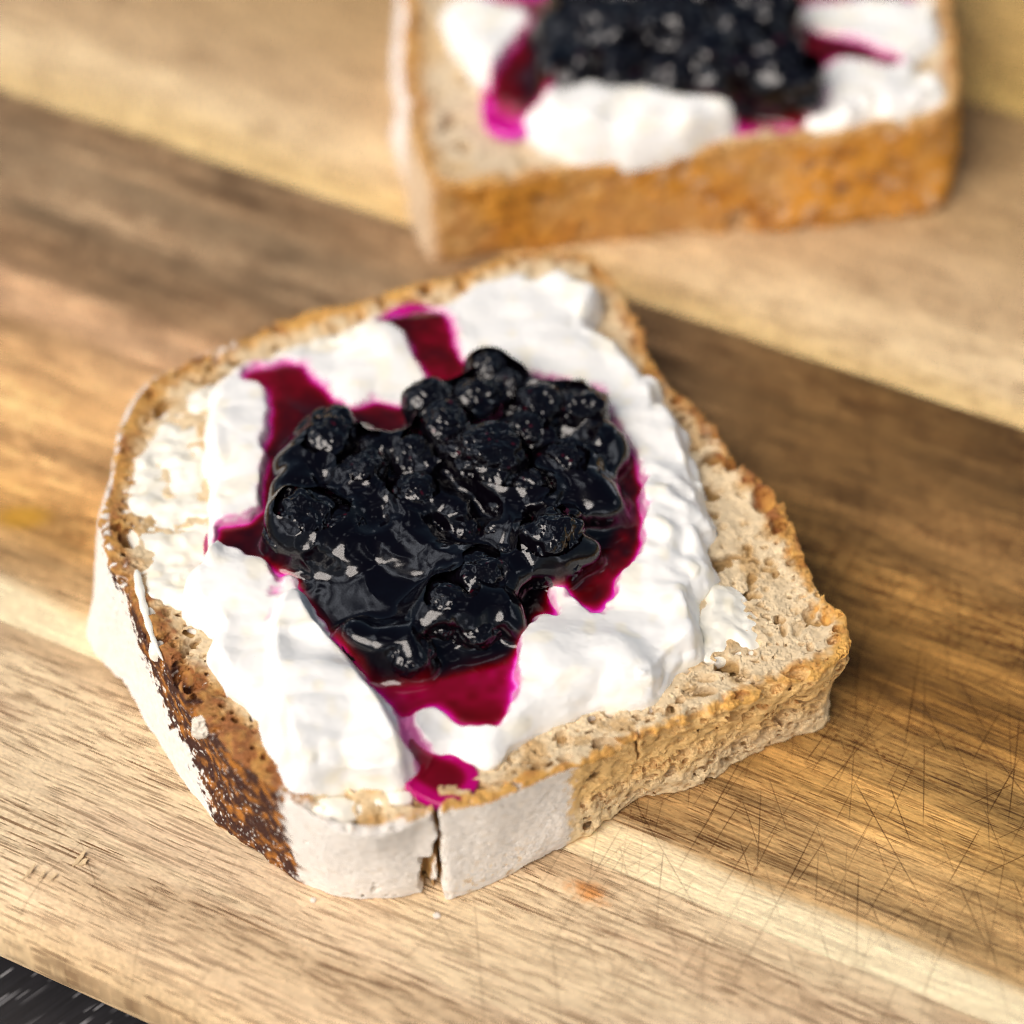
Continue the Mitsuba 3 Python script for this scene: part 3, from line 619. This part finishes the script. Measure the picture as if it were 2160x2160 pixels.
    Fj = Fj + n3b * .03 + rough_gel[..., None] * (1.0 if fine > .9 else .2) * (.30 * (np.abs(n3b) - .8) + .17 * np.abs(n3a) - .2)
    Vj, fj = surface(Fj, org, h)
    dep = np.clip(Vj[:, 2] - look2(np.maximum(ndi.gaussian_filter(H, .35 / h), T - .1), xs[0], ys[0], h, Vj), .22, 9)
    dep = dep * (.55 + .5 * vn(Vj, .8, 7) + .5 * vn(Vj, .22, 9)) * (1 - .45 * (fine > .9) * step(-42, -50, Vj[:, 1]))
    dep = dep + .28 * step(-.3, -1.6, look2(dp, xs[0], ys[0], h, Vj)) + (fine > .9) * step(-52, -57, Vj[:, 1]) * (.42 + .7 * step(.1, -1.0, look2(dp, xs[0], ys[0], h, Vj)))
    dmv = look2(dm, xs[0], ys[0], h, Vj)
    dep = dep + 3.5 * step(1.0, -2.5, dmv)
    Cj = np.exp(-dep[:, None] * np.array([1.15, 12.0, 3.0]) - .05) * .95
    Cj = np.maximum(Cj, (.0016, .0009, .0022))
    put(f'blueberry_jam{suf}__syrup', (Vj, fj), 'jam_mat', color=Cj)
    ico = trimesh.creation.icosphere(subdivisions=5 if fine > .9 else 4)
    bv, bf = np.asarray(ico.vertices), np.asarray(ico.faces)
    r = np.random.default_rng(seed + 77)
    for k, (bx, by, bz, br) in enumerate(berries):
        ax = r.uniform(1.0, 1.2, 3)
        q = np.linalg.qr(r.standard_normal((3, 3)))[0]
        w = bv * br + r.uniform(0, 50, 3)
        disp = .55 * (mikit.meshkit.fbm(w * .35, 2, k) - .5) * br - .34 * np.abs(2 * mikit.meshkit.fbm(w * .75, 3, k + 40) - 1) + .22 * (mikit.meshkit.noise(w * 2.2, k + 80) - .5)
        p = ((bv * (br + disp)[:, None] * ax) @ q.T) * (1, 1, .88) + (bx, by, bz)
        col = np.tile((.0022, .0016, .0030), (len(p), 1)) + .05 * step(.86, .93, mikit.meshkit.noise(w * 1.3, k + 9))[:, None] * np.array([.9, .03, .12])
        put(f'blueberry_jam{suf}__berry' + (f'_{k:03d}' if k else ''), (p, bf), 'berry_mat', color=col)

SMALL1 = []
_r = np.random.default_rng(8)
_pm = shapely.Polygon(M1).buffer(-2.0)
while len(SMALL1) < 26:
    x, y = _r.uniform(-30, 13), _r.uniform(-46, 8)
    if not _pm.contains(shapely.Point(x, y)) or ((x + 17) / 8) ** 2 + ((y + 37) / 6) ** 2 < 1:
        continue
    near = min(math.hypot(x - b[0], y - b[1]) - b[3] * .75 for b in BERRIES1 + SMALL1)
    if near > 0.2:
        SMALL1.append((x, y, 21.4 + _r.uniform(0, 1.5) + .6 * step(-40, 0, y), _r.uniform(1.0, 2.0)))

def rise1(X, Y, dc, n4, n2):
    # heaped ridge at the front right and along the right edge
    a = np.exp(-(((X - 10) / 12) ** 2 + ((Y + 47) / 6) ** 2)) * 2.0 * step(0, -4, dc)
    b = np.exp(-(((X - 21) / 4.5) ** 2 + ((Y + 22) / 16) ** 2)) * 1.5 * step(0, -2, dc) * (1 + .35 * n2)
    c = np.exp(-(((X + 18) / 6) ** 2 + ((Y - 14) / 5) ** 2)) * 1.6
    d_ = np.exp(-(((X - 4) / 9) ** 2 + ((Y - 16) / 8) ** 2)) * 1.2
    return (a * (1 + .25 * n4) + b + c + d_).astype(np.float32)

topping(0, 16.2, .24, C1, LUMP, [SM1, SM2, SM3, SM4, SM5], P1, M1, [(x, y, 16.2 + (z - 16.2) * .88, r * 1.06) for x, y, z, r in BERRIES1 + SMALL1], 101, (-53.0, -63.0), 3.3, rise1)
# a thin strand drawn out along the left rim
_p = np.array([(-49.6, -27.5, 16.9), (-49.0, -30.5, 16.9), (-48.2, -33.6, 16.8), (-47.3, -36.8, 16.8), (-46.4, -39.6, 16.7), (-45.5, -41.8, 16.6), (-44.6, -43.6, 16.4)])
_t = np.linspace(0, 1, 40); _q = np.stack([np.interp(_t, np.linspace(0, 1, 7), _p[:, k]) for k in range(3)], 1)
_q = ndi.gaussian_filter1d(_q, 2, axis=0, mode='nearest')
_r = np.interp(_t, [0, .12, .5, .8, 1], [.25, .62, .45, .30, .08]) * (1 + .15 * np.sin(_t * 37))
_d = np.gradient(_q, axis=0); _d /= np.linalg.norm(_d, axis=1, keepdims=True)
_a = np.cross(_d, [0, 0, 1.]); _a /= np.linalg.norm(_a, axis=1, keepdims=True); _b = np.cross(_d, _a)
_g = np.arange(12) / 12 * 2 * math.pi
_v = (_q[:, None] + _r[:, None, None] * (np.cos(_g)[:, None] * _a[:, None] + .8 * np.sin(_g)[:, None] * _b[:, None])).reshape(-1, 3)
_f = [(i * 12 + j, i * 12 + (j + 1) % 12, (i + 1) * 12 + (j + 1) % 12) for i in range(39) for j in range(12)] + [(i * 12 + j, (i + 1) * 12 + (j + 1) % 12, (i + 1) * 12 + j) for i in range(39) for j in range(12)]
put('cream_cheese__strand', (_v, np.array(_f)), 'cream_mat', color=np.tile((.88, .85, .74), (len(_v), 1)))
tag('cream_cheese', 'thick white cream cheese spread on the front slice around the jam', 'cream cheese')
tag('blueberry_jam', 'glossy black heap of blueberry jam on the front slice', 'jam')

topping(1, 17.0, .5, C2, LUMP2, [], P2, M2, BERRIES2, 301, (30, 20), 3.0, None, fine=.5)
tag('cream_cheese_001', 'blurred white cream cheese spread on the back slice', 'cream cheese')
tag('blueberry_jam_001', 'blurred dark blueberry jam on the back slice at the top', 'jam')

# ---------------------------------------------------------------- crumbs and splinters lying on the board
def chip(seed, size, flat=.5):
    r = np.random.default_rng(seed)
    m = trimesh.creation.icosphere(subdivisions=3)
    v = np.asarray(m.vertices) * size
    v = v * (1 + .7 * (mikit.meshkit.fbm(v * (1.6 / size) + r.uniform(0, 30, 3), 3, seed) - .5))[:, None]
    v = v * r.uniform(.7, 1.3, 3) * (1, 1, flat)
    v[:, 2] -= v[:, 2].min()
    return v, np.asarray(m.faces)

scene['chip_mat'] = {'type': 'principled', 'base_color': {'type': 'rgb', 'value': (.62, .45, .25)}, 'roughness': .7}
scene['flour_crumb_mat'] = {'type': 'principled', 'base_color': {'type': 'rgb', 'value': (.78, .70, .60)}, 'roughness': .8}
crumbs = [(-25.0, -69.2, .42, 'flour_crumb_mat', 'tiny pale crumb at the foot of the front slice, left of the crack'),
          (-9.4, -71.6, .38, 'flour_crumb_mat', 'tiny crumb on the board just below the crack in the crust')]
for k, (x, y, s_, m_, lab) in enumerate(crumbs):
    key = 'bread_crumb' + (f'_{k:03d}' if k else '')
    v, f = chip(400 + k, s_)
    put(key, (v + (x, y, .0), f), m_)
    tag(key, lab, 'crumb', 'crumbs on the board')

def splinter(a, b, w, hgt, seed):
    """A lifted sliver of wood from a to b, raised at its far end."""
    r = np.random.default_rng(seed)
    a, b = np.array(a, float), np.array(b, float)
    t = np.linspace(0, 1, 9)
    c = a + (b - a) * t[:, None] + r.normal(0, .05, (9, 2))
    nrm = np.array([-(b - a)[1], (b - a)[0]]) / np.linalg.norm(b - a)
    ww = w * np.sin(np.pi * np.clip(t * .9 + .05, 0, 1)) * r.uniform(.7, 1.2, 9)
    zc = .02 + hgt * t ** 2
    v = []
    for i in range(9):
        for s_, dz in ((-1, 0), (1, 0), (1, .12), (-1, .12)):
            q = c[i] + nrm * ww[i] * s_
            v.append((q[0], q[1], zc[i] + dz))
    f = []
    for i in range(8):
        for k in range(4):
            o = i * 4
            f += [(o + k, o + (k + 1) % 4, o + 4 + (k + 1) % 4), (o + k, o + 4 + (k + 1) % 4, o + 4 + k)]
    f += [(0, 2, 1), (0, 3, 2), (32, 33, 34), (32, 34, 35)]
    m = trimesh.Trimesh(v, f, process=False)
    return m.vertices, m.faces

spl = [((-55.9, -63.8), (-54.3, -61.6), .35, .7, 'forked wood splinter lifted from the board, upper one left of the front slice'),
       ((-55.2, -63.6), (-54.0, -62.9), .35, .5, 'short wood splinter beside the forked one on the board'),
       ((-62.0, -66.0), (-60.5, -63.6), .22, .4, 'long thin wood splinter near the left picture edge on the board'),
       ((-60.0, -66.0), (-59.2, -64.6), .16, .3, 'thin curled wood sliver right of the long splinter'),
       ((-58.6, -66.1), (-57.6, -65.0), .15, .3, 'faint wood sliver nearest the rounded board edge')]
for k, (a, b, w_, hg, lab) in enumerate(spl):
    key = 'wood_splinter' + (f'_{k:03d}' if k else '')
    scene[key] = mikit.ply(trimesh.Trimesh(np.asarray(splinter(a, b, w_, hg, 500 + k)[0]) * 1e-3, splinter(a, b, w_, hg, 500 + k)[1], process=False), 'chip_mat', smooth=False)
    tag(key, lab, 'splinter')
